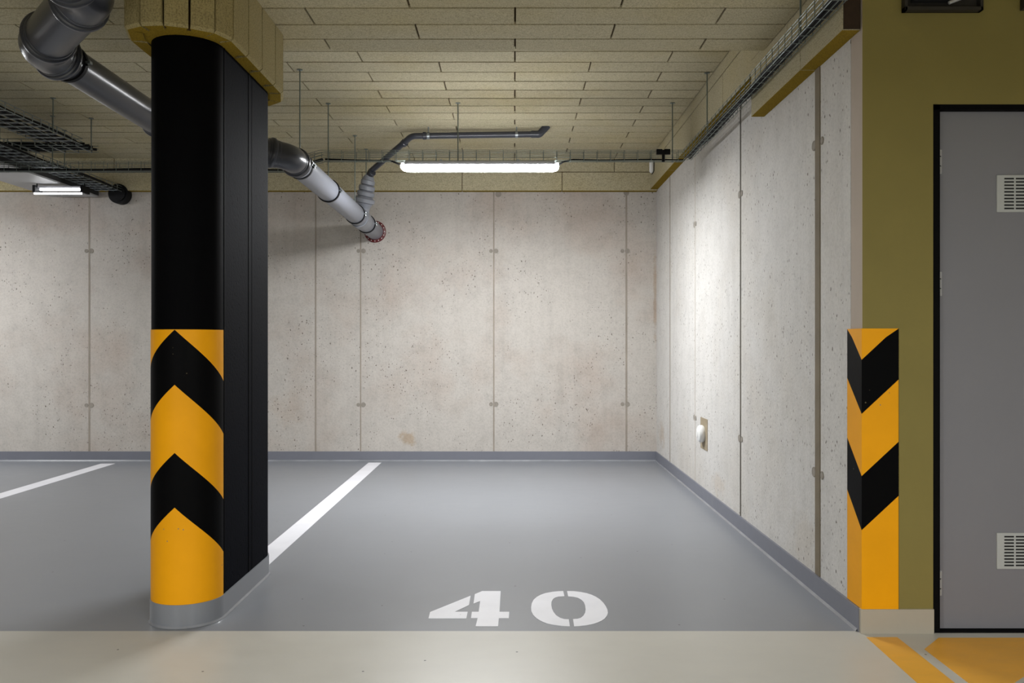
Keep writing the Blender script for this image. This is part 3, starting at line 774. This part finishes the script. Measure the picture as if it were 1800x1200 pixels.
for px in (753, 908):
    x = (px - CX)*7.28/F; c = Vector((x, 7.28, p1.z + (p2.z - p1.z)*(x - p1.x)/(p2.x - p1.x)))
    m = MB(); m.lathe(c - dd*.011, dd, [(0,.0265),(0,.031),(.022,.031),(.022,.0265)], 0, 28)
    m.tube([c + Vector((0,0,.03)), (c.x, c.y, ZC)], .006, seg=8)
    tag(m.build('pipe_clamp', M['zinc'], root, smooth=True), 'bright steel pipe clamp')

# ------------------------------------------------------------------ sensor on the boards, socket on the wall
root = empty('wall_sensor', (XB - .02, 8.33, 2.85), 'small white upright sensor on the boards at the far corner', 'sensor')
m = MB()
pr = [(0,.004),(.006,.016),(.02,.022),(.11,.022),(.124,.016),(.13,.004)]
m.lathe((XB - .02, 8.33, 2.848), (0,0,1), pr, 0, 20); m.build('housing', M['white_pl'], root, smooth=True)
m = MB(); m.tube(round_path([(XB - .006, 8.29, 2.97), (XB - .006, 8.27, 2.95), (XB - .006, 8.27, 2.86), (XB - .012, 8.31, 2.843), (XB - .018, 8.33, 2.838)], .01, 4), .004, seg=8)
m.build('lead', M['cable'], root, smooth=True)
root = empty('wall_socket', (W - .01, 6.44, .507), 'round white capped wall socket on a square mortar patch', 'wall socket')
m = MB(); m.box(W - .004, W + .002, 6.33, 6.56, .39, .625); tag(m.build('mortar_patch', M['patch'], root, bevel=.001), 'brown square mortar patch')
m = MB(); m.lathe((W - .003, 6.455, .507), (-1,0,0), [(0,.06),(.012,.066),(.028,.066),(.040,.060),(.047,.045),(.050,.02),(.050,0.0001)], 0, 36)
m.build('socket_body', M['white_pl'], root, smooth=True)
m = MB(); m.lathe((W - .05, 6.455, .507), (-1,0,0), [(0,.030),(.004,.029),(.005,.02),(.005,.0001)], 0, 28); m.build('socket_cap', M['white_pl'], root, smooth=True)

# ------------------------------------------------------------------ left side: duct, ladders, sleeve, small lamp
m = MB()
m.box(-4.60, -4.185, 5.3, YB - .002, 2.655, 2.660, 0); m.box(-4.62, -4.17, 5.3, YB - .002, 2.662, 2.715, 1)
root = empty('air_duct', (-4.4, 7, 2.655), 'flat duct with pale underside and dark side running to the back wall', 'duct')
mm = MB(); mm.box(-4.62, -4.155, 5.3, YB - .09, 2.648, 2.662, 0); mm.build('underside_panel', M['duct'], root)
mm = MB(); mm.box(-4.62, -4.15, 5.3, YB - .085, 2.663, 2.76, 0); mm.build('lagging', M['duct_side'], root, bevel=.004)
def ladder(path_a, path_b, wd, z_of, label, loc, rods=(), pitch=0.11, side_h=.05):
    root = empty('cable_ladder', loc, label, 'cable tray')
    a = Vector(path_a); b = Vector(path_b); d = (b - a); L = d.length; d.normalize(); nn = Vector((-d.y, d.x, 0)).normalized()
    m = MB()
    for s_ in (-1, 1):
        for h in (0, side_h*.5, side_h): m.tube([a + nn*s_*wd/2 + Vector((0,0,h)), b + nn*s_*wd/2 + Vector((0,0,h))], .0028, seg=6)
    for k_ in (-1/6, 1/6): m.tube([a + nn*wd*k_, b + nn*wd*k_], .0024, seg=6)
    m.build('side_wires', M['zinc_g'], root)
    for i in range(int(L/pitch)):
        p = a + d*(i + .5)*pitch; g = MB()
        g.tube([p - nn*wd/2 + Vector((0,0,side_h)), p - nn*wd/2 - Vector((0,0,.003)), p + nn*wd/2 - Vector((0,0,.003)), p + nn*wd/2 + Vector((0,0,side_h))], .005, seg=6)
        g.build('rung', M['zinc'], root)
    for x, y, z0 in rods: rod('hanger_rod', root, x, y, z0, ZC)
    return a, d, nn, L
T1 = ladder((-3.625, 5.0, 2.785), (-3.625, 6.86, 2.785), .30, None, 'upper wire cable ladder ending above the left bay, dark cables on it', (-3.62, 6, 2.785), rods=((-3.47, 6.42, 2.78), (-3.47, 7.0, 2.78)))
T2 = ladder((-3.475, 7.00, 2.785), (-4.6, 7.00, 2.785), .26, None, 'short crosswise cable ladder linking the two ladders at the left', (-4.0, 7.0, 2.785), rods=((-4.3, 7.13, 2.78),))
T3 = ladder((-4.02, 5.6, 2.70), (-4.02, 8.50, 2.70), .22, None, 'lower wire cable ladder running down to the black wall sleeve', (-4.02, 7, 2.70), rods=((-3.9, 7.4, 2.70),))
for (a, d, nn, L), nm, kk, ww in ((T1, 'black cable on the upper ladder at the far left', 6, .13), (T3, 'black cable on the lower ladder to the wall sleeve', 6, .10), (T2, 'black cable on the crosswise ladder at the left', 4, .10)):
    for i in range(kk):
        off = -ww + 2*ww*i/(kk-1) - .0 ; pts = [a + d*(L*j/8) + nn*(off + .012*math.sin(j*1.7 + i*2.1)) + Vector((0,0,.016 + .006*math.sin(j*1.3 + i))) for j in range(9)]
        cable('power_cable', pts, .011, nm, {6: 'cables on the ladders', 4: 'cables on the crosswise ladder'}[kk] if False else nm.replace('black cable', 'cables'), rr=.3)
root = empty('wall_sleeve', (-4.0, YB - .1, 2.70), 'black round pipe stub at the end of the lower cable ladder', 'pipe')
m = MB(); c = at(207, 340, YB - .10); m.lathe(Vector((c.x, YB - .10, c.z)), (0,1,0), [(0,.0001),(0,.07),(.002,.098),(.098,.098)], 0, 36); m.build('sleeve', M['rubber'], root, smooth=True)
m = MB(); m.lathe(Vector((c.x, YB - .115, c.z)), (0,1,0), [(0,.05),(.0,.078),(.02,.078)], 0, 36); m.build('sleeve_rim', M['rubber'], root, smooth=True)
# small twin tube lamp
root = empty('tube_luminaire', (-4.15, 7.8, 2.58), 'short twin tube lamp under the flat duct at the left', 'lamp')
ax0, ax1 = at(64, 336, 7.8).x, at(147, 336, 7.8).x
for dy, dz in ((-.035, -0.024), (.03, .022)):
    m = MB(); m.tube([(ax0, 7.8 + dy, 2.575 + dz), (ax1, 7.8 + dy, 2.575 + dz)], .008, seg=14); m.build('lamp_tube', M['lamp_duct'], root, smooth=True)
m = MB(); m.box(ax0, ax1, 7.79, 7.87, 2.608, 2.625); m.build('housing', M['lamp_grey'], root, bevel=.003)
for X in (ax0 + .005, ax1 + .008):
    m = MB(); m.box(X - .012, X + .012, 7.745, 7.875, 2.56, 2.625); m.tube([(X, 7.8, 2.62), (X, 7.8, 2.65)], .006)
    m.build('end_cap', M['rubber'], root, bevel=.002)

# ------------------------------------------------------------------ luminaires of the neighbouring bays and the aisle (outside the frame)
luminaire(-5.9, 6.9, 2.578, 1.206, LEFT_LAMP, 'tube luminaire in the next bay to the left')
for X, Y, k_, lb in ((-2.6, -0.9, 1.15, 'tube luminaire hanging over the aisle left of the viewpoint'), (1.5, -1.1, 1.25, 'tube luminaire hanging over the aisle right of the viewpoint')):
    al = luminaire(X, Y, 2.42, 1.206, AISLE_LAMP*k_, lb, glow='lamp_low')
    for dx in (-.4, .4): rod('hanger_rod', al, X + dx, Y, 2.418, ZC)
